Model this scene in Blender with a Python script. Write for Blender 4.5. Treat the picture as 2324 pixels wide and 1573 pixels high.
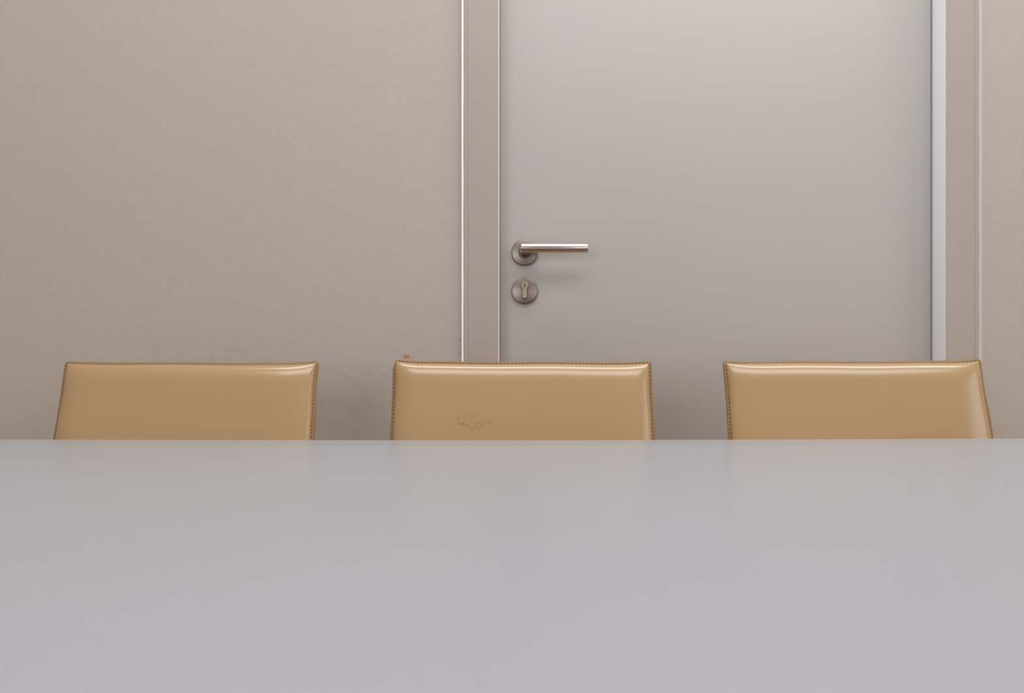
import bpy, bmesh, math, random
from mathutils import Vector, Matrix

sc = bpy.context.scene
for o in list(bpy.data.objects):
    bpy.data.objects.remove(o)
COL = sc.collection
R = math.radians
W_PX, H_PX = 2324, 1573

# ------------------------------------------------------------------ camera
CAM_Z = 0.82                    # camera standing low over the table top
F_PX, HORIZON = 1778.0, 860.0
cam_d = bpy.data.cameras.new('camera')
cam_d.sensor_width = 36.0
cam_d.lens = F_PX / W_PX * 36.0
cam_d.shift_x = 0.0
cam_d.shift_y = (HORIZON - H_PX / 2) / W_PX
cam_d.clip_start = 0.02
cam = bpy.data.objects.new('camera', cam_d)
COL.objects.link(cam)
cam.location = (0, 0, CAM_Z)
cam.rotation_euler = (R(90), 0, 0)
sc.camera = cam

# ------------------------------------------------------------------ world, lamps, exposure
world = bpy.data.worlds.new('world')
sc.world = world
world.use_nodes = True
world.node_tree.nodes['Background'].inputs[0].default_value = (0.75, 0.85, 1.0, 1)
world.node_tree.nodes['Background'].inputs[1].default_value = 0.6

ROOM_X0, ROOM_X1 = -2.6, 3.2
ROOM_Y0, WALL_Y = -2.6, 1.563
CEIL_Z = 2.90


def area(name, loc, rot, sx, sy, power, color):
    l = bpy.data.lights.new(name, 'AREA')
    l.shape = 'RECTANGLE'
    l.size, l.size_y, l.energy, l.color = sx, sy, power, color
    o = bpy.data.objects.new(name, l)
    COL.objects.link(o)
    o.location, o.rotation_euler = loc, rot
    return o


# a narrow ceiling lamp over the far table edge, an added wide fill panel over the near one
LAMPS = [(0.52, 1.13, 3.1, 0.36, 30), (0.45, -0.25, 3.2, 1.0, 34)]
for lx, ly, lw, ld, power in LAMPS:
    area('lamp_glow', (lx, ly, CEIL_Z - 0.062), (0, 0, 0), lw, ld, power, (0.945, 0.965, 1.0))
# fill light set in two added, unseen windows behind the camera
FILL_WINDOWS = [(-2.55, -0.75, 0.6, 2.0, 25), (1.15, 2.95, 0.6, 2.0, 15)]
for x0, x1, z0, z1, power in FILL_WINDOWS:
    area('window_daylight', ((x0 + x1) / 2, ROOM_Y0 + 0.03, (z0 + z1) / 2), (R(90), 0, 0), x1 - x0, z1 - z0, power, (0.95, 0.97, 1.0))
# side light from an added, unseen window in the right hand wall
SIDE_FILL_WINDOWS = [(1, -1.5, 0.6, 0.85, 2.15, 11)]
for side, y0, y1, z0, z1, power in SIDE_FILL_WINDOWS:
    area('window_daylight', ((ROOM_X1 - 0.03) if side > 0 else (ROOM_X0 + 0.03), (y0 + y1) / 2, (z0 + z1) / 2),
         (R(90), 0, R(90 * side)), y1 - y0, z1 - z0, power, (0.95, 0.97, 1.0))

sc.view_settings.view_transform = 'Standard'
sc.view_settings.look = 'None'
sc.view_settings.exposure = 0.0
sc.view_settings.gamma = 1.0
sc.view_settings.use_curve_mapping = False


# ------------------------------------------------------------------ materials
def lin(r, g, b):
    f = lambda c: (c / 255 / 12.92) if c / 255 <= 0.04045 else ((c / 255 + 0.055) / 1.055) ** 2.4
    return (f(r), f(g), f(b), 1)


class NT:
    def __init__(self, name):
        self.m = bpy.data.materials.new(name)
        self.m.use_nodes = True
        self.t = self.m.node_tree
        self.b = self.t.nodes['Principled BSDF']

    def n(self, kind, **kw):
        nd = self.t.nodes.new(kind)
        for k, v in kw.items():
            setattr(nd, k, v)
        return nd

    def l(self, a, b):
        self.t.links.new(a, b)

    def math(self, op, a, b=None, c=None, clamp=False):
        nd = self.n('ShaderNodeMath', operation=op, use_clamp=clamp)
        for i, v in enumerate((a, b, c)):
            if v is None:
                continue
            if isinstance(v, (int, float)):
                nd.inputs[i].default_value = v
            else:
                self.l(v, nd.inputs[i])
        return nd.outputs[0]

    def coords(self, scale=(1, 1, 1), loc=(0, 0, 0), rot=(0, 0, 0)):
        tc = self.n('ShaderNodeTexCoord')
        mp = self.n('ShaderNodeMapping')
        mp.inputs['Location'].default_value = loc
        mp.inputs['Rotation'].default_value = rot
        mp.inputs['Scale'].default_value = scale
        self.l(tc.outputs['Object'], mp.inputs[0])
        return mp.outputs[0]

    def noise(self, vec, scale, detail=3, rough=0.55, dist=0.0):
        nd = self.n('ShaderNodeTexNoise')
        nd.inputs['Scale'].default_value = scale
        nd.inputs['Detail'].default_value = detail
        nd.inputs['Roughness'].default_value = rough
        nd.inputs['Distortion'].default_value = dist
        self.l(vec, nd.inputs['Vector'])
        return nd.outputs[0]

    def ramp(self, fac, lo, hi):
        nd = self.n('ShaderNodeMapRange')
        nd.interpolation_type = 'SMOOTHSTEP'
        nd.inputs[1].default_value, nd.inputs[2].default_value = lo, hi
        nd.inputs[3].default_value, nd.inputs[4].default_value = 0, 1
        self.l(fac, nd.inputs[0])
        return nd.outputs[0]

    def mix(self, fac, a, b):
        nd = self.n('ShaderNodeMix', data_type='RGBA')
        for s, v in ((nd.inputs[0], fac), (nd.inputs[6], a), (nd.inputs[7], b)):
            if isinstance(v, (tuple, float, int)):
                s.default_value = v
            else:
                self.l(v, s)
        return nd.outputs[2]

    def bump(self, height, strength, dist, prev=None):
        nd = self.n('ShaderNodeBump')
        nd.inputs['Strength'].default_value = strength
        nd.inputs['Distance'].default_value = dist
        self.l(height, nd.inputs['Height'])
        if prev:
            self.l(prev, nd.inputs['Normal'])
        return nd.outputs[0]


def plain(name, color, rough=0.5, metal=0.0, spec=0.5, vary=0.04, bump=0.0, scale=60.0):
    t = NT(name)
    v = t.coords()
    nz = t.noise(v, scale, 3)
    dark = tuple(c * (1 - vary) for c in color[:3]) + (1,)
    lite = tuple(min(1, c * (1 + vary)) for c in color[:3]) + (1,)
    t.l(t.mix(nz, dark, lite), t.b.inputs['Base Color'])
    t.b.inputs['Roughness'].default_value = rough
    t.b.inputs['Metallic'].default_value = metal
    t.b.inputs['Specular IOR Level'].default_value = spec
    if bump:
        t.l(t.bump(nz, bump, 0.001), t.b.inputs['Normal'])
    return t.m


WALL_COL = lin(190, 179, 167)


def wall_material(name, stains=()):
    t = NT(name)
    v = t.coords()
    big = t.noise(v, 1.3, 3)
    col = t.mix(big, lin(178, 170.5, 161), lin(182, 175, 166))
    for (x, z, rx, rz, c, amount, grain, thr) in stains:
        mp = t.coords(scale=(1 / rx, 0, 1 / rz), loc=(-x / rx, 0, -z / rz))
        ln = t.n('ShaderNodeVectorMath', operation='LENGTH')
        t.l(mp, ln.inputs[0])
        fall = t.math('SUBTRACT', 1.0, t.ramp(ln.outputs['Value'], 0.25, 1.0))
        nz = t.ramp(t.noise(v, grain, 4, 0.65), thr, thr + 0.14)
        t_f = t.math('MULTIPLY', t.math('MULTIPLY', fall, nz), amount)
        col = t.mix(t_f, col, c)
    t.l(col, t.b.inputs['Base Color'])
    t.b.inputs['Roughness'].default_value = 0.62
    t.b.inputs['Specular IOR Level'].default_value = 0.25
    v2 = t.coords(scale=(1, 1, 1.5), rot=(0, R(28), 0))
    n1 = t.noise(v2, 250, 3, 0.6, 0.6)
    n2 = t.noise(v, 38, 2, 0.5)
    b1 = t.bump(n2, 0.22, 0.003)
    b2 = t.bump(n1, 0.27, 0.0011, b1)
    t.l(b2, t.b.inputs['Normal'])
    return t.m


M = {}
brown, ochre, grey = lin(176, 122, 48), lin(186, 140, 70), lin(120, 108, 100)
M['wall'] = wall_material('beige_wall_paint')
PXW = 1.563 / 1778.0


def wx(px): return (px - 1162) * PXW


def wz(py): return CAM_Z - (py - 860) * PXW


M['wall_stained'] = wall_material('beige_wall_paint_with_stains', [
    (wx(922), wz(809), 0.013, 0.0065, brown, 0.85, 160, 0.40),
    (wx(930), wz(812), 0.012, 0.0050, ochre, 0.7, 220, 0.42),
    (wx(951), wz(798), 0.010, 0.0022, brown, 0.75, 420, 0.45),
    (wx(1043), wz(802), 0.0032, 0.0055, brown, 0.85, 300, 0.38),
    (wx(1045), wz(773), 0.0026, 0.0026, lin(70, 62, 68), 0.85, 300, 0.36),
    (wx(1038), wz(771), 0.0060, 0.0012, grey, 0.6, 300, 0.38),
    (wx(872), wz(853), 0.0160, 0.0016, grey, 0.55, 140, 0.42),
    (wx(800), wz(850), 0.0160, 0.0014, lin(205, 196, 190), 0.8, 160, 0.42),
    (wx(590), wz(772), 0.0220, 0.0060, ochre, 0.22, 120, 0.45),
    (wx(560), wz(790), 0.0900, 0.0160, grey, 0.12, 60, 0.48),
    (wx(660), wz(745), 0.1200, 0.0130, grey, 0.10, 55, 0.50),
    (wx(410), wz(780), 0.1300, 0.0100, grey, 0.08, 55, 0.48),
    (wx(2290), wz(514), 0.0160, 0.0025, ochre, 0.45, 130, 0.44),
    (wx(2240), wz(127), 0.0090, 0.0020, lin(190, 140, 125), 0.5, 200, 0.42),
])
M['ceiling'] = plain('white_ceiling_paint', lin(225, 223, 220), 0.8, bump=0.1)
M['floor'] = plain('warm_wood_floor', lin(228, 172, 118), 0.5, vary=0.12, scale=8)
M['sidewall'] = plain('side_wall_paint', lin(196, 188, 180), 0.7)
M['frame'] = plain('beige_frame_lacquer', lin(170, 160.5, 151), 0.38, spec=0.35, vary=0.01)
M['white'] = plain('white_lacquer', lin(246, 248, 254), 0.35, vary=0.01)
M['caulk'] = plain('white_acrylic_sealant', lin(246, 246, 250), 0.35, vary=0.02, bump=0.3, scale=120)
M['caulk_old'] = plain('greyed_acrylic_sealant', lin(205, 202, 202), 0.5, vary=0.05, bump=0.3, scale=90)  # same white sealant, darkened for the shade on the right bead
M['seal'] = plain('pale_seal_strip', lin(232, 226, 222), 0.4, vary=0.02)
M['black'] = plain('black_rubber', lin(22, 20, 26), 0.7)
M['dark_slot'] = plain('dark_recess', lin(26, 12, 6), 0.8)


def door_material():
    t = NT('off_white_door_laminate')
    v = t.coords()
    big = t.noise(v, 1.8, 2)
    t.l(t.mix(big, lin(178.5, 173, 167), lin(178, 174.5, 169.5)), t.b.inputs['Base Color'])
    t.b.inputs['Roughness'].default_value = 0.42
    t.b.inputs['Specular IOR Level'].default_value = 0.4
    v2 = t.coords(scale=(1, 1, 6))
    t.l(t.bump(t.noise(v2, 40, 2), 0.03, 0.002), t.b.inputs['Normal'])
    return t.m


M['door'] = door_material()


def steel_material(name, col, rough, axis):
    t = NT(name)
    sc_ = {'x': (0.02, 1, 1), 'radial': (1, 1, 1)}[axis]
    v = t.coords(scale=sc_)
    nz = t.noise(v, 900, 2)
    dark = tuple(c * 0.86 for c in col[:3]) + (1,)
    t.l(t.mix(nz, dark, col), t.b.inputs['Base Color'])
    t.b.inputs['Metallic'].default_value = 1.0
    t.b.inputs['Roughness'].default_value = rough
    return t.m


M['steel'] = steel_material('brushed_steel', lin(142, 132, 123), 0.36, 'radial')
M['steel_lever'] = steel_material('brushed_steel_lever', lin(205, 197, 193), 0.23, 'x')
M['nickel'] = steel_material('nickel_brass', lin(184, 174, 152), 0.34, 'radial')


def leather(name, col, mark=None):
    t = NT(name)
    v = t.coords()
    oi = t.n('ShaderNodeObjectInfo')
    sh = t.n('ShaderNodeVectorMath', operation='ADD')
    t.l(v, sh.inputs[0])
    t.l(oi.outputs['Location'], sh.inputs[1])
    cloud = t.noise(sh.outputs[0], 6, 2, 0.5)
    a = tuple(c * f for c, f in zip(col[:3], (0.96, 0.955, 0.93))) + (1,)
    b = tuple(c * f for c, f in zip(col[:3], (1.04, 1.045, 1.06))) + (1,)
    c = t.mix(cloud, a, b)
    if mark:
        mx, mz = mark
        mp = t.coords(scale=(1 / 0.034, 0, 1 / 0.0142), loc=(-mx / 0.034, 0, -mz / 0.0142))
        ln = t.n('ShaderNodeVectorMath', operation='LENGTH')
        t.l(mp, ln.inputs[0])
        fall = t.math('SUBTRACT', 1.0, t.ramp(ln.outputs['Value'], 0.6, 1.05))
        h = t.noise(t.coords(scale=(0.42, 1, 1.7)), 330, 3, 0.6)
        w = t.noise(t.coords(scale=(1.5, 1, 0.55), loc=(3, 1, 2)), 330, 3, 0.6)
        k = t.math('MAXIMUM', t.ramp(h, 0.54, 0.63), t.ramp(w, 0.56, 0.64))
        clump = t.ramp(t.noise(v, 75, 2), 0.36, 0.54)
        f = t.math('MULTIPLY', t.math('MULTIPLY', fall, clump), k)
        halo = t.math('MULTIPLY', t.math('MULTIPLY', fall, clump), 0.20)
        c = t.mix(halo, c, lin(158, 150, 112))
        c = t.mix(t.math('MULTIPLY', f, 0.8), c, lin(88, 84, 70))
    t.l(c, t.b.inputs['Base Color'])
    t.b.inputs['Roughness'].default_value = 0.5
    t.b.inputs['Specular IOR Level'].default_value = 0.25
    t.b.inputs['Coat Weight'].default_value = 1.0
    t.b.inputs['Coat IOR'].default_value = 1.7
    t.b.inputs['Coat Roughness'].default_value = 0.2
    g = t.noise(v, 700, 2)
    wr = t.noise(sh.outputs[0], 7, 1, 0.4)
    b1 = t.bump(wr, 0.12, 0.006)
    t.l(t.bump(g, 0.05, 0.0004, b1), t.b.inputs['Normal'])
    return t.m


LEATHER = lin(171, 142, 98)
M['leather'] = leather('tan_leather', LEATHER)
M['leather_marked'] = leather('tan_leather_with_scuff', LEATHER, mark=(-0.079, 0.7509))
M['leather_edge'] = plain('tan_leather_edge', lin(140, 110, 70), 0.55, vary=0.08, scale=120)
M['thread'] = plain('sewing_thread', lin(172, 141, 92), 0.6)
M['stitch_hole'] = plain('needle_hole', lin(92, 66, 34), 0.8)


def table_material():
    t = NT('pale_grey_table_laminate')
    v = t.coords()
    big = t.noise(v, 2.2, 2)
    t.l(t.mix(big, lin(160, 161.5, 167), lin(164, 165, 170)), t.b.inputs['Base Color'])
    t.b.inputs['Roughness'].default_value = 0.25
    t.b.inputs['Specular IOR Level'].default_value = 0.2
    return t.m


M['table'] = table_material()
M['table_metal'] = plain('grey_powder_coat', lin(150, 150, 152), 0.45)
M['glass'] = plain('window_pane_daylight', lin(230, 238, 246), 0.1)


# ------------------------------------------------------------------ mesh helpers
def obj(name, bm, mats, parent=None, smooth=None):
    bmesh.ops.recalc_face_normals(bm, faces=bm.faces)
    me = bpy.data.meshes.new(name)
    bm.to_mesh(me)
    bm.free()
    if not isinstance(mats, (list, tuple)):
        mats = [mats]
    for m in mats:
        me.materials.append(m)
    if smooth is not None:
        me.shade_smooth() if smooth >= 180 else smooth_by_angle(me, smooth)
    o = bpy.data.objects.new(name, me)
    COL.objects.link(o)
    if parent:
        o.parent = parent
    return o


def smooth_by_angle(me, deg):
    bm = bmesh.new()
    bm.from_mesh(me)
    for f in bm.faces:
        f.smooth = True
    lim = R(deg)
    for e in bm.edges:
        if len(e.link_faces) == 2:
            e.smooth = e.calc_face_angle(0) < lim
        else:
            e.smooth = False
    bm.to_mesh(me)
    bm.free()


def tag(o, label=None, cat=None, group=None, kind=None):
    for k, v in (('label', label), ('category', cat), ('group', group), ('kind', kind)):
        if v:
            o[k] = v
    return o


def empty(name, loc, **kw):
    o = bpy.data.objects.new(name, None)
    o.empty_display_size = 0.1
    COL.objects.link(o)
    o.location = loc
    return tag(o, **kw)


def box(bm, x0, x1, y0, y1, z0, z1, bevel=0.0, seg=2):
    r = bmesh.ops.create_cube(bm, size=1)
    vs = r['verts']
    for v in vs:
        v.co = Vector(((x0 + x1) / 2 + v.co.x * (x1 - x0), (y0 + y1) / 2 + v.co.y * (y1 - y0), (z0 + z1) / 2 + v.co.z * (z1 - z0)))
    if bevel:
        es = list({e for v in vs for e in v.link_edges})
        bmesh.ops.bevel(bm, geom=es, offset=bevel, segments=seg, profile=0.5, affect='EDGES')
    return bm


def loft(bm, rings, closed_ring=True, cap=True):
    vr = [[bm.verts.new(p) for p in r] for r in rings]
    n = len(rings[0])
    for a, b in zip(vr[:-1], vr[1:]):
        for i in range(n if closed_ring else n - 1):
            j = (i + 1) % n
            bm.faces.new((a[i], a[j], b[j], b[i]))
    if cap and closed_ring:
        bm.faces.new(vr[0][::-1])
        bm.faces.new(vr[-1])
    return vr


def lathe(bm, profile, origin, axis='y', seg=48, cap=True):
    """profile: (distance along the axis, radius)"""
    rings = []
    for d, r in profile:
        ring = []
        for k in range(seg):
            a = 2 * math.pi * k / seg
            c, s = math.cos(a) * r, math.sin(a) * r
            p = {'y': (c, d, s), 'x': (d, c, s), 'z': (c, s, d)}[axis]
            ring.append(Vector(origin) + Vector(p))
        rings.append(ring)
    loft(bm, rings, True, cap)


def extrude_outline(bm, pts, y0, y1, bevel=0.0):
    """outline in x/z, closed, extruded from y0 (front) to y1"""
    rings = []
    if bevel:
        n = len(pts)
        cx = sum(p[0] for p in pts) / n
        ins = []
        for i in range(n):
            a, b, c = Vector(pts[i - 1]), Vector(pts[i]), Vector(pts[(i + 1) % n])
            t = (c - a).normalized()
            nrm = Vector((-t.y, t.x))
            ins.append(b + nrm * bevel)
        rings.append([(p.x, y0, p.y) for p in ins])
        rings.append([(p[0], y0 + bevel, p[1]) for p in pts])
    else:
        rings.append([(p[0], y0, p[1]) for p in pts])
    rings.append([(p[0], y1, p[1]) for p in pts])
    loft(bm, rings)


# ------------------------------------------------------------------ the setting
DOOR_Y = 1.600          # face of the door leaf
FRONT_Y = 1.551         # face of the door frame
LX0, LX1 = -0.0965, -0.0270     # left jamb, outer and inner side
RX0, RX1 = 0.8593, 0.9255       # right jamb, inner and outer side
HEAD0, HEAD1 = 2.06, 2.128
OPEN_X0, OPEN_X1, OPEN_Z = LX0 + 0.012, RX1 - 0.012, HEAD1 - 0.012
T = 0.16

bm = bmesh.new()
box(bm, ROOM_X0, ROOM_X1, ROOM_Y0, WALL_Y + T, -0.1, 0)
tag(obj('floor', bm, M['floor']), kind='structure', label='warm brown floor under the table and chairs', cat='floor')
bm = bmesh.new()
box(bm, ROOM_X0, ROOM_X1, ROOM_Y0, WALL_Y + T, CEIL_Z, CEIL_Z + 0.1)
tag(obj('ceiling', bm, M['ceiling']), kind='structure', label='plain white ceiling over the table', cat='ceiling')

bm = bmesh.new()
pts = [(ROOM_X0, 0), (OPEN_X0, 0), (OPEN_X0, OPEN_Z), (OPEN_X1, OPEN_Z), (OPEN_X1, 0), (ROOM_X1, 0), (ROOM_X1, CEIL_Z), (ROOM_X0, CEIL_Z)]
extrude_outline(bm, pts, WALL_Y, WALL_Y + T)
tag(obj('wall_back', bm, M['wall_stained']), kind='structure', label='textured beige wall around the door, with small ochre stains', cat='wall')
bm = bmesh.new()
box(bm, ROOM_X0 - 0.1, ROOM_X0, ROOM_Y0, WALL_Y + T, 0, CEIL_Z)
tag(obj('wall_left', bm, M['sidewall']), kind='structure', label='plain side wall left of the table', cat='wall')
for k, (side, y0, y1, z0, z1, power) in enumerate(SIDE_FILL_WINDOWS):
    xa, xb = (ROOM_X1, ROOM_X1 + 0.1) if side > 0 else (ROOM_X0 - 0.1, ROOM_X0)
    where = 'right' if side > 0 else 'left'
    bm = bmesh.new()
    for a in ((ROOM_Y0, y0, 0, CEIL_Z), (y1, WALL_Y + T, 0, CEIL_Z), (y0, y1, 0, z0), (y0, y1, z1, CEIL_Z)):
        box(bm, xa, xb, *a)
    tag(obj('wall_' + where, bm, M['sidewall']), kind='structure', cat='wall',
        label='plain side wall with a window, %s of the table' % where)
    bm = bmesh.new()
    ym = (y0 + y1) / 2
    xa, xb = (xa + 0.03, xb - 0.01) if side > 0 else (xa + 0.01, xb - 0.03)
    for a in ((y0, y0 + 0.06, z0, z1), (y1 - 0.06, y1, z0, z1), (ym - 0.03, ym + 0.03, z0, z1), (y0, y1, z0, z0 + 0.06), (y0, y1, z1 - 0.06, z1)):
        box(bm, xa, xb, *a, 0.004)
    tag(obj('window_%d' % (k + 3), bm, M['white']), kind='structure', cat='window',
        label='white framed window in the %s side wall' % where)
# wall behind the camera, with two added window openings
bm = bmesh.new()
zs0, zs1 = FILL_WINDOWS[0][2], FILL_WINDOWS[0][3]
edges = [ROOM_X0] + [v for w in FILL_WINDOWS for v in w[:2]] + [ROOM_X1]
for k in range(0, len(edges), 2):
    box(bm, edges[k], edges[k + 1], ROOM_Y0 - 0.1, ROOM_Y0, 0, CEIL_Z)
for x0, x1, z0, z1, power in FILL_WINDOWS:
    box(bm, x0, x1, ROOM_Y0 - 0.1, ROOM_Y0, 0, z0)
    box(bm, x0, x1, ROOM_Y0 - 0.1, ROOM_Y0, z1, CEIL_Z)
tag(obj('wall_front', bm, M['sidewall']), kind='structure', label='plain wall with two windows, behind the camera', cat='wall')
for k, (x0, x1, z0, z1, power) in enumerate(FILL_WINDOWS):
    bm = bmesh.new()
    xm = (x0 + x1) / 2
    for a in ((x0, x0 + 0.06, z0, z1), (x1 - 0.06, x1, z0, z1), (xm - 0.03, xm + 0.03, z0, z1), (x0, x1, z0, z0 + 0.06), (x0, x1, z1 - 0.06, z1)):
        box(bm, a[0], a[1], ROOM_Y0 - 0.09, ROOM_Y0 - 0.03, a[2], a[3], 0.004)
    tag(obj('window_%d' % (k + 1), bm, M['white']), kind='structure', cat='window',
        label='white framed window behind the camera, %s' % ('towards the left side wall', 'towards the right side wall')[k])

# door frame: both jambs and the head, a bent profile with a soft outer lip
bm = bmesh.new()


def jamb_profile(side):
    """x/y section of a jamb, side -1 = left of the door"""
    xo, xi = (LX0, LX1) if side < 0 else (RX1, RX0)
    s = 1 if xi > xo else -1
    p = []
    p.append((xo, WALL_Y + 0.02))
    for k in range(5):                       # rounded outer corner
        a = R(90 * k / 4)
        p.append((xo + s * 0.003 * (1 - math.cos(a)), FRONT_Y + 0.003 * (1 - math.sin(a))))
    p += [(xo + s * 0.0082, FRONT_Y), (xo + s * 0.0086, FRONT_Y + 0.0006), (xo + s * 0.0094, FRONT_Y + 0.0006), (xo + s * 0.0098, FRONT_Y)]
    return p, xo, xi, s


def jamb(side, z1):
    p, xo, xi, s = jamb_profile(side)
    for k in range(5):                       # rounded inner corner
        a = R(90 * k / 4)
        p.append((xi - s * 0.002 * (1 - math.sin(a)), FRONT_Y + 0.002 * (1 - math.cos(a))))
    p += [(xi, FRONT_Y + 0.012), (xi, DOOR_Y + 0.05), (xi - s * 0.02, DOOR_Y + 0.05), (xi - s * 0.02, WALL_Y + 0.02)]
    rings = [[(x, y, 0.0) for x, y in p], [(x, y, z1) for x, y in p]]
    loft(bm, rings)


jamb(-1, HEAD0 + 0.0)
jamb(1, HEAD0 + 0.0)
box(bm, LX0, RX1, FRONT_Y, DOOR_Y + 0.05, HEAD0, HEAD1, 0.002)
fr = tag(obj('trim_1', bm, [M['frame'], M['white']], smooth=35), kind='structure', label='beige metal door frame around the off white door', cat='door frame')
for p in fr.data.polygons:                   # the reveal faces are painted white
    if abs(p.normal.x) > 0.9 and (abs(p.center.x - LX1) < 1e-4 or abs(p.center.x - RX0) < 1e-4):
        p.material_index = 1

# sealant beads between frame and wall, slightly uneven like hand-run caulk
rnd = random.Random(4)


def bead(x0, x1, seedv, flat):
    b = bmesh.new()
    rings = []
    z = 0.0
    wob = rnd.random
    r_ = random.Random(seedv)
    while z <= HEAD1:
        j0, j1 = r_.uniform(-0.00022, 0.00022), r_.uniform(-0.00022, 0.00022)
        ring = []
        for k in range(7):
            u = k / 6
            x = (x0 + j0) * (1 - u) + (x1 + j1) * u
            arch = math.sin(math.pi * u) * 0.0006
            if flat:                         # pressed into the corner, its face towards the room
                y = WALL_Y - (WALL_Y - FRONT_Y) * min(1.0, u / 0.18) - arch * 0.5 + 0.0004
            else:
                y = WALL_Y * (1 - u) + (FRONT_Y + 0.0012) * u - arch
            ring.append((x, y, z))
        ring.append((x1 + j1, WALL_Y + 0.01, z))
        ring.append((x0 + j0, WALL_Y + 0.01, z))
        rings.append(ring)
        z += 0.03
    loft(b, rings)
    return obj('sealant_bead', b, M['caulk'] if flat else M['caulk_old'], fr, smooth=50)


tag(bead(-0.1012, LX0 + 0.0005, 3, True), label='white sealant line')
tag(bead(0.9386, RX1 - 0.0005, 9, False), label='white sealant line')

# door leaf
LEAF_X0, LEAF_X1 = LX1 + 0.0028, RX0 - 0.0035
bm = bmesh.new()
box(bm, LEAF_X0, LEAF_X1, DOOR_Y, DOOR_Y + 0.04, 0.006, HEAD0 - 0.004, 0.0012, 2)
door = tag(obj('door_1', bm, M['door'], smooth=40), kind='structure', label='flush off white door with steel lever handle, closed', cat='door')
bm = bmesh.new()
box(bm, LX1 - 0.0002, LX1 + 0.0019, FRONT_Y + 0.004, DOOR_Y + 0.012, 0, HEAD0, 0.0006)
obj('gasket', bm, M['seal'], fr)
bm = bmesh.new()
box(bm, LEAF_X1 + 0.0003, RX0 - 0.0002, DOOR_Y + 0.006, DOOR_Y + 0.03, 0, HEAD0)
box(bm, LX1 + 0.0020, LEAF_X0 - 0.0001, DOOR_Y + 0.002, DOOR_Y + 0.03, 0, HEAD0)
obj('gasket', bm, M['black'], fr)  # dark strips put the shade of the door gaps into colour

# lever handle
HX, HZ = 0.0256, 1.0774
LOCK_Z = 0.9989
bm = bmesh.new()
LY = DOOR_Y - 0.0535
rr = 0.0095
prof = [(HX - rr, 0.0)]
prof = []
for k in range(7):
    a = R(90 * k / 6)
    prof.append((HX - rr + 0.0035 * (1 - math.cos(a)), rr - 0.0035 * (1 - math.sin(a))))
prof += [(0.1485, rr)]
for k in range(1, 4):
    a = R(90 * k / 3)
    prof.append((0.1485 + 0.0009 * math.sin(a), rr - 0.0009 * (1 - math.cos(a))))
lathe(bm, prof, (0, LY, HZ + 0.0012), 'x', 48)
handle = tag(obj('door_handle', bm, M['steel_lever'], door, smooth=40), label='brushed steel lever')
bm = bmesh.new()
lathe(bm, [(LY, 0.0092), (DOOR_Y - 0.007, 0.0104)], (HX, 0, HZ), 'y', 40)
obj('neck', bm, M['steel'], handle, smooth=40)
bm = bmesh.new()
lathe(bm, [(DOOR_Y - 0.0082, 0.0108), (DOOR_Y - 0.0094, 0.0114), (DOOR_Y - 0.0094, 0.0124), (DOOR_Y - 0.0078, 0.0130)], (HX, 0, HZ), 'y', 48, cap=False)
obj('collar', bm, M['steel'], handle, smooth=40)


def disc(name, z, parent, hole=None):
    b = bmesh.new()
    rad = 0.0267
    prof = [(DOOR_Y, rad), (DOOR_Y - 0.0062, rad), (DOOR_Y - 0.0074, rad - 0.0006), (DOOR_Y - 0.008, rad - 0.0018)]
    lathe(b, prof, (HX, 0, z), 'y', 72)
    return obj(name, b, M['steel'], parent, smooth=40)


tag(disc('rosette', HZ, handle), label='round steel rosette')
plate = tag(disc('lock_plate', LOCK_Z, door), label='round steel lock plate')


def euro_outline(zc, zb, r, h, n=24):
    """euro cylinder outline, counter-clockwise in x/z: big circle on top, stem with round foot below"""
    pts = []
    a0 = math.asin(h / r)
    start, end = -math.pi / 2 + a0, 1.5 * math.pi - a0
    for k in range(n + 1):
        a = start + (end - start) * k / n
        pts.append((HX + r * math.cos(a), zc + r * math.sin(a)))
    for k in range(n // 2 + 1):
        a = math.pi + math.pi * k / (n // 2)
        pts.append((HX + h * math.cos(a), zb + h * math.sin(a)))
    return pts


CZ, BZ = 1.0093, 0.9882
bm = bmesh.new()
extrude_outline(bm, euro_outline(CZ - 0.0004, BZ - 0.0004, 0.0091, 0.0056), DOOR_Y - 0.0083, DOOR_Y - 0.002)
obj('cutout', bm, M['dark_slot'], plate)
bm = bmesh.new()
extrude_outline(bm, euro_outline(CZ, BZ, 0.0084, 0.0049), DOOR_Y - 0.0112, DOOR_Y - 0.002, 0.0006)
cyl = obj('lock_cylinder', bm, M['nickel'], plate, smooth=40)
bm = bmesh.new()
lathe(bm, [(DOOR_Y - 0.0111, 0.0066), (DOOR_Y - 0.0119, 0.0063), (DOOR_Y - 0.0119, 0.0052)], (HX, 0, CZ), 'y', 40, cap=False)
lathe(bm, [(DOOR_Y - 0.0110, 0.0053), (DOOR_Y - 0.0114, 0.0050)], (HX, 0, CZ), 'y', 40)
obj('lock_plug', bm, M['nickel'], plate, smooth=40)
bm = bmesh.new()
key = [(-0.0009, -0.0034), (0.0010, -0.0034), (0.0011, -0.0010), (0.0006, 0.0002), (0.0010, 0.0012), (0.0010, 0.0036), (-0.0007, 0.0036), (-0.0009, 0.0016), (-0.0003, 0.0004), (-0.0006, -0.0012)]
extrude_outline(bm, [(HX + a - 0.0001, CZ + b) for a, b in key], DOOR_Y - 0.0117, DOOR_Y - 0.0105)
obj('keyhole', bm, M['dark_slot'], plate)

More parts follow.
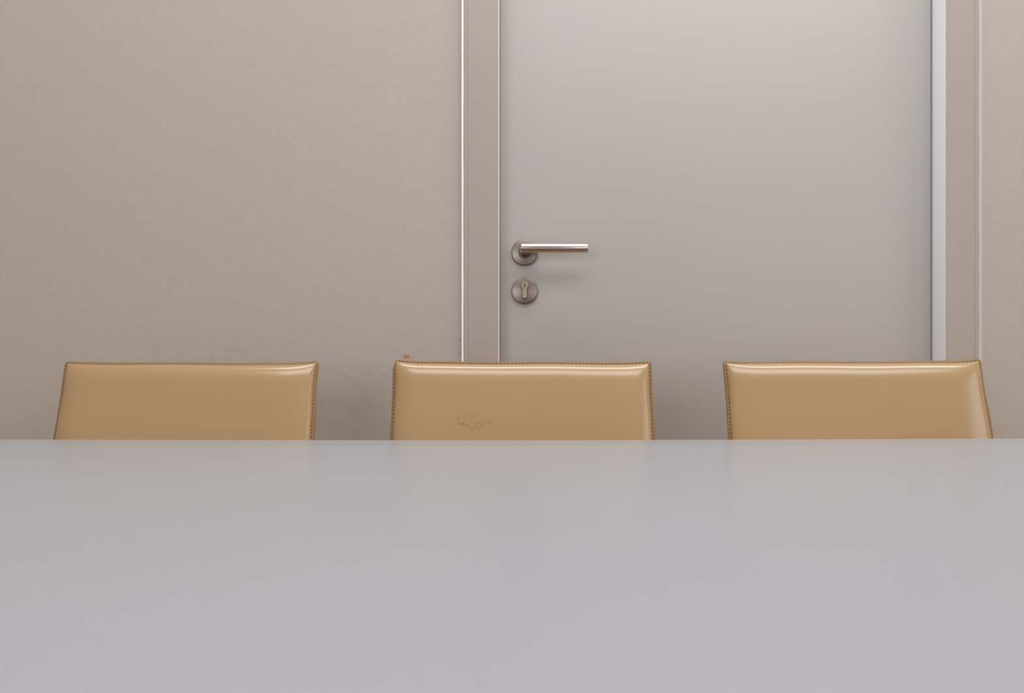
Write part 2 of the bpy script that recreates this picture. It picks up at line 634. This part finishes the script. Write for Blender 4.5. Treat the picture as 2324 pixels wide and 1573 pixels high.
# ceiling lamp and added fill panel over the table
for i, (lx, ly, lw, ld, power) in enumerate(LAMPS):
    lamp = empty('ceiling_light', (lx, ly, CEIL_Z), cat='ceiling light',
                 label=('long narrow white ceiling light above the chairs', 'wide white ceiling light over the near table edge')[i])
    bm = bmesh.new()
    w2, d2 = lw / 2 + 0.03, ld / 2 + 0.03
    box(bm, -w2, w2, -d2, d2, -0.055, 0.0, 0.004)
    obj('housing', bm, M['white'], lamp)

# ------------------------------------------------------------------ the table
TAB_Z, EDGE_Y = 0.74696, 0.960
TAB_X0, TAB_X1, NEAR_Y = -1.45, 1.45, -0.16


def sag(x, y):
    """the long top hangs a couple of millimetres in the middle of its far edge"""
    u = (x - 0.02) / 0.62
    return -0.0021 * math.exp(-abs(u) ** 2.2 * 0.9) + 0.00095 * (x / 0.63) * (0.5 + 0.5 * (x > 0)) + 0.0002


table = empty('table', (0, 0.43, 0), label='long pale grey table with smooth matt top, in front of the chairs', cat='table')
bm = bmesh.new()
nx, th, bv = 60, 0.028, 0.0025
rings = []
for i in range(nx + 1):
    x = TAB_X0 + (TAB_X1 - TAB_X0) * i / nx
    s = sag(x, 0)
    ring = []
    sec = [(NEAR_Y, TAB_Z - th), (NEAR_Y, TAB_Z - bv)]
    for k in range(1, 4):
        a = R(90 * k / 3)
        sec.append((NEAR_Y + bv * (1 - math.cos(a)), TAB_Z - bv + bv * math.sin(a)))
    for k in range(1, 12):
        sec.append((NEAR_Y + (EDGE_Y - NEAR_Y) * k / 12, TAB_Z))
    for k in range(0, 4):
        a = R(90 * k / 3)
        sec.append((EDGE_Y - bv + bv * math.sin(a), TAB_Z - bv + bv * math.cos(a)))
    sec.append((EDGE_Y, TAB_Z - th))
    for y, z in sec:
        f = max(0.0, (y - 0.15) / (EDGE_Y - 0.15))
        ring.append((x, y - 0.43, z + s * f * f * (3 - 2 * f) if f < 1 else z + s))
    rings.append(ring)
loft(bm, rings)
obj('tabletop', bm, M['table'], table, smooth=40)
for sx in (-1, 1):
    for sy in (-1, 1):
        bm = bmesh.new()
        x, y = sx * 1.34, (EDGE_Y + NEAR_Y) / 2 - 0.43 + sy * 0.50
        box(bm, x - 0.03, x + 0.03, y - 0.03, y + 0.03, 0, TAB_Z - th - 0.003, 0.003)
        obj('leg', bm, M['table_metal'], table)
bm = bmesh.new()
for sy in (-1, 1):
    y = (EDGE_Y + NEAR_Y) / 2 - 0.43 + sy * 0.50
    box(bm, -1.31, 1.31, y - 0.012, y + 0.012, TAB_Z - th - 0.063, TAB_Z - th - 0.003, 0.002)
obj('apron', bm, M['table_metal'], table)

# ------------------------------------------------------------------ the chairs
LEAN = R(15)
SA, CA = math.sin(LEAN), math.cos(LEAN)
HALF = 0.2134
W_BOT = -0.392


def arc_smooth(u):
    return u * u * (3 - 2 * u)


def make_chair(X, Y, left_ear, right_ear, mid0, mid1, torn, stitch_in, top_drop, pan_mat, label):
    """X/Y: middle of the top edge of the back; ears: how far the corners stand up (m)"""
    base_y = Y - 0.42
    zt = CAM_Z + 0.029 * Y / 1.38
    root = empty('leather_chair', (X, base_y, 0), label=label, cat='chair', group='tan leather chairs along the table')

    def P(u, w, v=0.0):
        return Vector((u, 0.42 + w * SA - v * CA, zt + w * CA + v * SA))

    def top(u):
        a = (u + HALF) / (2 * HALF)
        base = mid0 + (mid1 - mid0) * a
        dl, dr = (u + HALF) / 0.060, (HALF - u) / 0.060
        base += max(0.0, left_ear - mid0) * math.exp(-(dl / 0.42) ** 1.6)
        base += max(0.0, right_ear - mid1) * math.exp(-(dr / 0.42) ** 1.6)
        return base + 0.0004 * math.sin(u * 31 + X * 7)

    def outline(inset, n_top=90):
        """from the lower left corner up, over the top and down"""
        hw = HALF - inset
        cr = max(0.0065 - inset * 0.45, 0.0022)
        pts = []
        ul, ur = -hw, hw
        tl, tr = top(-HALF + 0.004) - inset, top(HALF - 0.004) - inset
        n = 46
        for k in range(n):
            w = W_BOT + (tl - cr - W_BOT) * k / n
            wob = 0.0005 * math.sin(w * 55 + X * 11) + 0.0010 * math.exp(-((w + 0.045) / 0.03) ** 2)
            if torn and w > -0.0045:
                wob += 0.0035
            pts.append((ul + wob, w))
        tx = 0.0035 if torn else 0.0
        for k in range(7):
            a = R(90 * k / 6)
            pts.append((ul + tx + cr * (1 - math.cos(a)), tl - cr + cr * math.sin(a)))
        for k in range(1, n_top):
            u = ul + tx + cr + (ur - cr - ul - tx - cr) * k / n_top
            pts.append((u, top(max(-HALF + .004, min(HALF - .004, u * HALF / hw))) - inset))
        for k in range(7):
            a = R(90 * k / 6)
            pts.append((ur - cr * (1 - math.sin(a)), tr - cr + cr * math.cos(a)))
        for k in range(1, n + 1):
            w = tr - cr + (W_BOT - tr + cr) * k / n
            wob = 0.0005 * math.sin(w * 47 + X * 5) + 0.0012 * math.exp(-((w + 0.05) / 0.03) ** 2)
            pts.append((ur - wob, w))
        return pts

    # front cushion ------------------------------------------------
    IN = 0.0049
    B, LS, LT = 0.0160, 0.066, 0.036

    def g(d, L):
        t = 1 - min(max(d / L, 0.0), 1.0)
        return max(0.0, 1 - t ** 3.0) ** 0.55

    def spaced(n, fine):
        out = []
        for k in range(n + 1):
            s = k / n
            out.append(s - fine * math.sin(2 * math.pi * s) / (2 * math.pi))
        return out

    bm = bmesh.new()
    us = spaced(110, 0.90)
    ws = [1 - (1 - k / 80) ** 1.0 for k in range(81)]
    ws = [1 - (1 - s) ** 2.4 for s in ws]          # fine steps near the top
    rows = []
    for b in ws:
        row = []
        for a in us:
            u = -(HALF - IN) + 2 * (HALF - IN) * a
            uu = max(-HALF + 0.004, min(HALF - 0.004, u))
            wt = top(uu) - IN
            # the cushion pulls up into the two corners of the seam
            w = W_BOT + (wt - W_BOT) * b
            side = 0.0012 * math.exp(-((w + 0.05) / 0.03) ** 2)
            u2 = u * (1 - side / HALF)
            ds = min(u + HALF - IN, HALF - IN - u)
            dt = wt - w
            h = B * g(ds, LS) * g(dt, LT)
            h += 0.0012 * math.sin(u * 9 + 1.3 * X) * g(ds, .1) * g(dt, .1)
            row.append(P(u2, w, h + 0.0004))
        rows.append(row)
    loft(bm, rows, closed_ring=False, cap=False)
    cushion = obj('backrest', bm, pan_mat, root, smooth=180)

    # rear panel ----------------------------------------------------
    bm = bmesh.new()
    rows = []
    for b in [k / 30 for k in range(31)]:
        row = []
        for a in spaced(40, 0.8):
            u = -(HALF - 0.003) + 2 * (HALF - 0.003) * a
            wt = top(max(-HALF + .004, min(HALF - .004, u))) - 0.003
            w = W_BOT + (wt - W_BOT) * (1 - (1 - b) ** 2)
            ds = min(u + HALF - .003, HALF - .003 - u)
            row.append(P(u, w, -0.0045 - 0.016 * g(ds, 0.05) * g(wt - w, 0.05)))
        rows.append(row)
    loft(bm, rows, closed_ring=False, cap=False)
    obj('back_panel', bm, M['leather'], root, smooth=180)

    # sewn edge flange ----------------------------------------------
    bm = bmesh.new()
    out = outline(0.0)
    inn = outline(0.0075)
    rings = []
    for (uo, wo), (ui, wi) in zip(out, inn):
        o_, i_ = Vector((uo, wo)), Vector((ui, wi))
        sec = [(1.0, 0.0002), (0.25, 0.0003), (0.08, -0.0004), (0.0, -0.0016), (0.0, -0.0032), (0.08, -0.0044), (0.25, -0.005), (1.0, -0.005)]
        rings.append([P(*(o_.lerp(i_, s)), v) for s, v in sec])
    loft(bm, rings)
    edge = tag(obj('edge_flange', bm, M['leather_edge'], root, smooth=60), label='darker sewn leather edge')

    # stitching -----------------------------------------------------
    path = [Vector(p) for p in outline(IN - stitch_in)]
    for p in path:                          # where the cushion bulges over the seam
        if p.y > -0.012:
            k = min(1.0, max(0.0, (HALF - 0.012 - abs(p.x)) / 0.05))
            p.y -= top_drop * k
    dist = [0.0]
    for a, b in zip(path[:-1], path[1:]):
        dist.append(dist[-1] + (b - a).length)

    def at(s):
        for k in range(1, len(dist)):
            if dist[k] >= s:
                f = (s - dist[k - 1]) / max(1e-9, dist[k] - dist[k - 1])
                d = (path[k] - path[k - 1]).normalized()
                return path[k - 1].lerp(path[k], f), d
        return path[-1], Vector((0, -1))

    sv, sf, sm = [], [], []

    def ellipsoid(c, d, nrm, a, b, h, v, mi):
        o0 = len(sv)
        for ring, (x, r) in enumerate(((-0.92, 0.38), (-0.5, 0.87), (0.5, 0.87), (0.92, 0.38))):
            for k in range(7):
                t = 2 * math.pi * k / 7
                uv = c + d * (x * a) + nrm * (math.cos(t) * r * b)
                sv.append(P(uv.x, uv.y, v + math.sin(t) * r * h))
        for r in range(3):
            for k in range(7):
                j = (k + 1) % 7
                sf.append((o0 + 7 * r + k, o0 + 7 * r + j, o0 + 7 * r + 7 + j, o0 + 7 * r + 7 + k))
                sm.append(mi)
        sf.append(tuple(o0 + k for k in range(6, -1, -1)))
        sf.append(tuple(o0 + 21 + k for k in range(7)))
        sm.extend((mi, mi))

    s, pitch = 0.004, 0.0062
    while s < dist[-1] - 0.004:
        c, d = at(s)
        nrm = Vector((-d.y, d.x))
        ellipsoid(c, (d * 0.96 + nrm * 0.28), nrm, 0.0022, 0.00062, 0.0005, 0.0004, 0)
        c, d = at(s + pitch / 2)
        nrm = Vector((-d.y, d.x))
        ellipsoid(c, d, nrm, 0.0012, 0.0010, 0.00025, 0.0003, 1)
        s += pitch
    me = bpy.data.meshes.new('stitching')
    me.from_pydata([tuple(p) for p in sv], [], sf)
    me.materials.append(M['thread'])
    me.materials.append(M['stitch_hole'])
    me.polygons.foreach_set('material_index', sm)
    me.shade_smooth()
    st = bpy.data.objects.new('stitching', me)
    COL.objects.link(st)
    st.parent = root

    # seat and legs --------------------------------------------------
    sy = 0.42 + ((0.455 - zt) / CA) * SA       # where the back meets the seat
    bm = bmesh.new()
    box(bm, -HALF, HALF, sy - 0.43, sy + 0.012, 0.418, 0.462, 0.012, 3)
    obj('seat', bm, M['leather'], root, smooth=60)
    for sx in (-1, 1):
        for fy in (sy - 0.41, sy - 0.025):
            bm = bmesh.new()
            x = sx * (HALF - 0.022)
            rings = []
            for z, r, dy in ((0.0, 0.014, 0.02 if fy > sy - 0.1 else 0.0), (0.2, 0.017, 0.006 if fy > sy - 0.1 else 0.0), (0.424, 0.020, 0)):
                q = r * 0.72
                rings.append([(x + a * r if abs(a) == 1 else x + a * r, fy + dy + b * r, z) for a, b in ((-1, -.7), (-.7, -1), (.7, -1), (1, -.7), (1, .7), (.7, 1), (-.7, 1), (-1, .7))])
            loft(bm, rings)
            obj('leg', bm, M['leather'], root, smooth=40)
    return root


make_chair(-0.5382, 1.316, 0.0024, 0.0032, 0.0011, -0.0004, False, 0.0004, 0.0014, M['leather'],
           'tan leather chair in front of the bare wall, left of the door')
make_chair(0.0169, 1.2925, 0.0064, 0.0028, 0.0023, 0.0009, True, 0.0018, 0.0, M['leather_marked'],
           'tan leather chair with grey scuff mark, between the other two chairs')
make_chair(0.5617, 1.2925, 0.0038, 0.0077, 0.0024, 0.0034, False, 0.0010, 0.0009, M['leather'],
           'tan leather chair in front of the right half of the off white door')
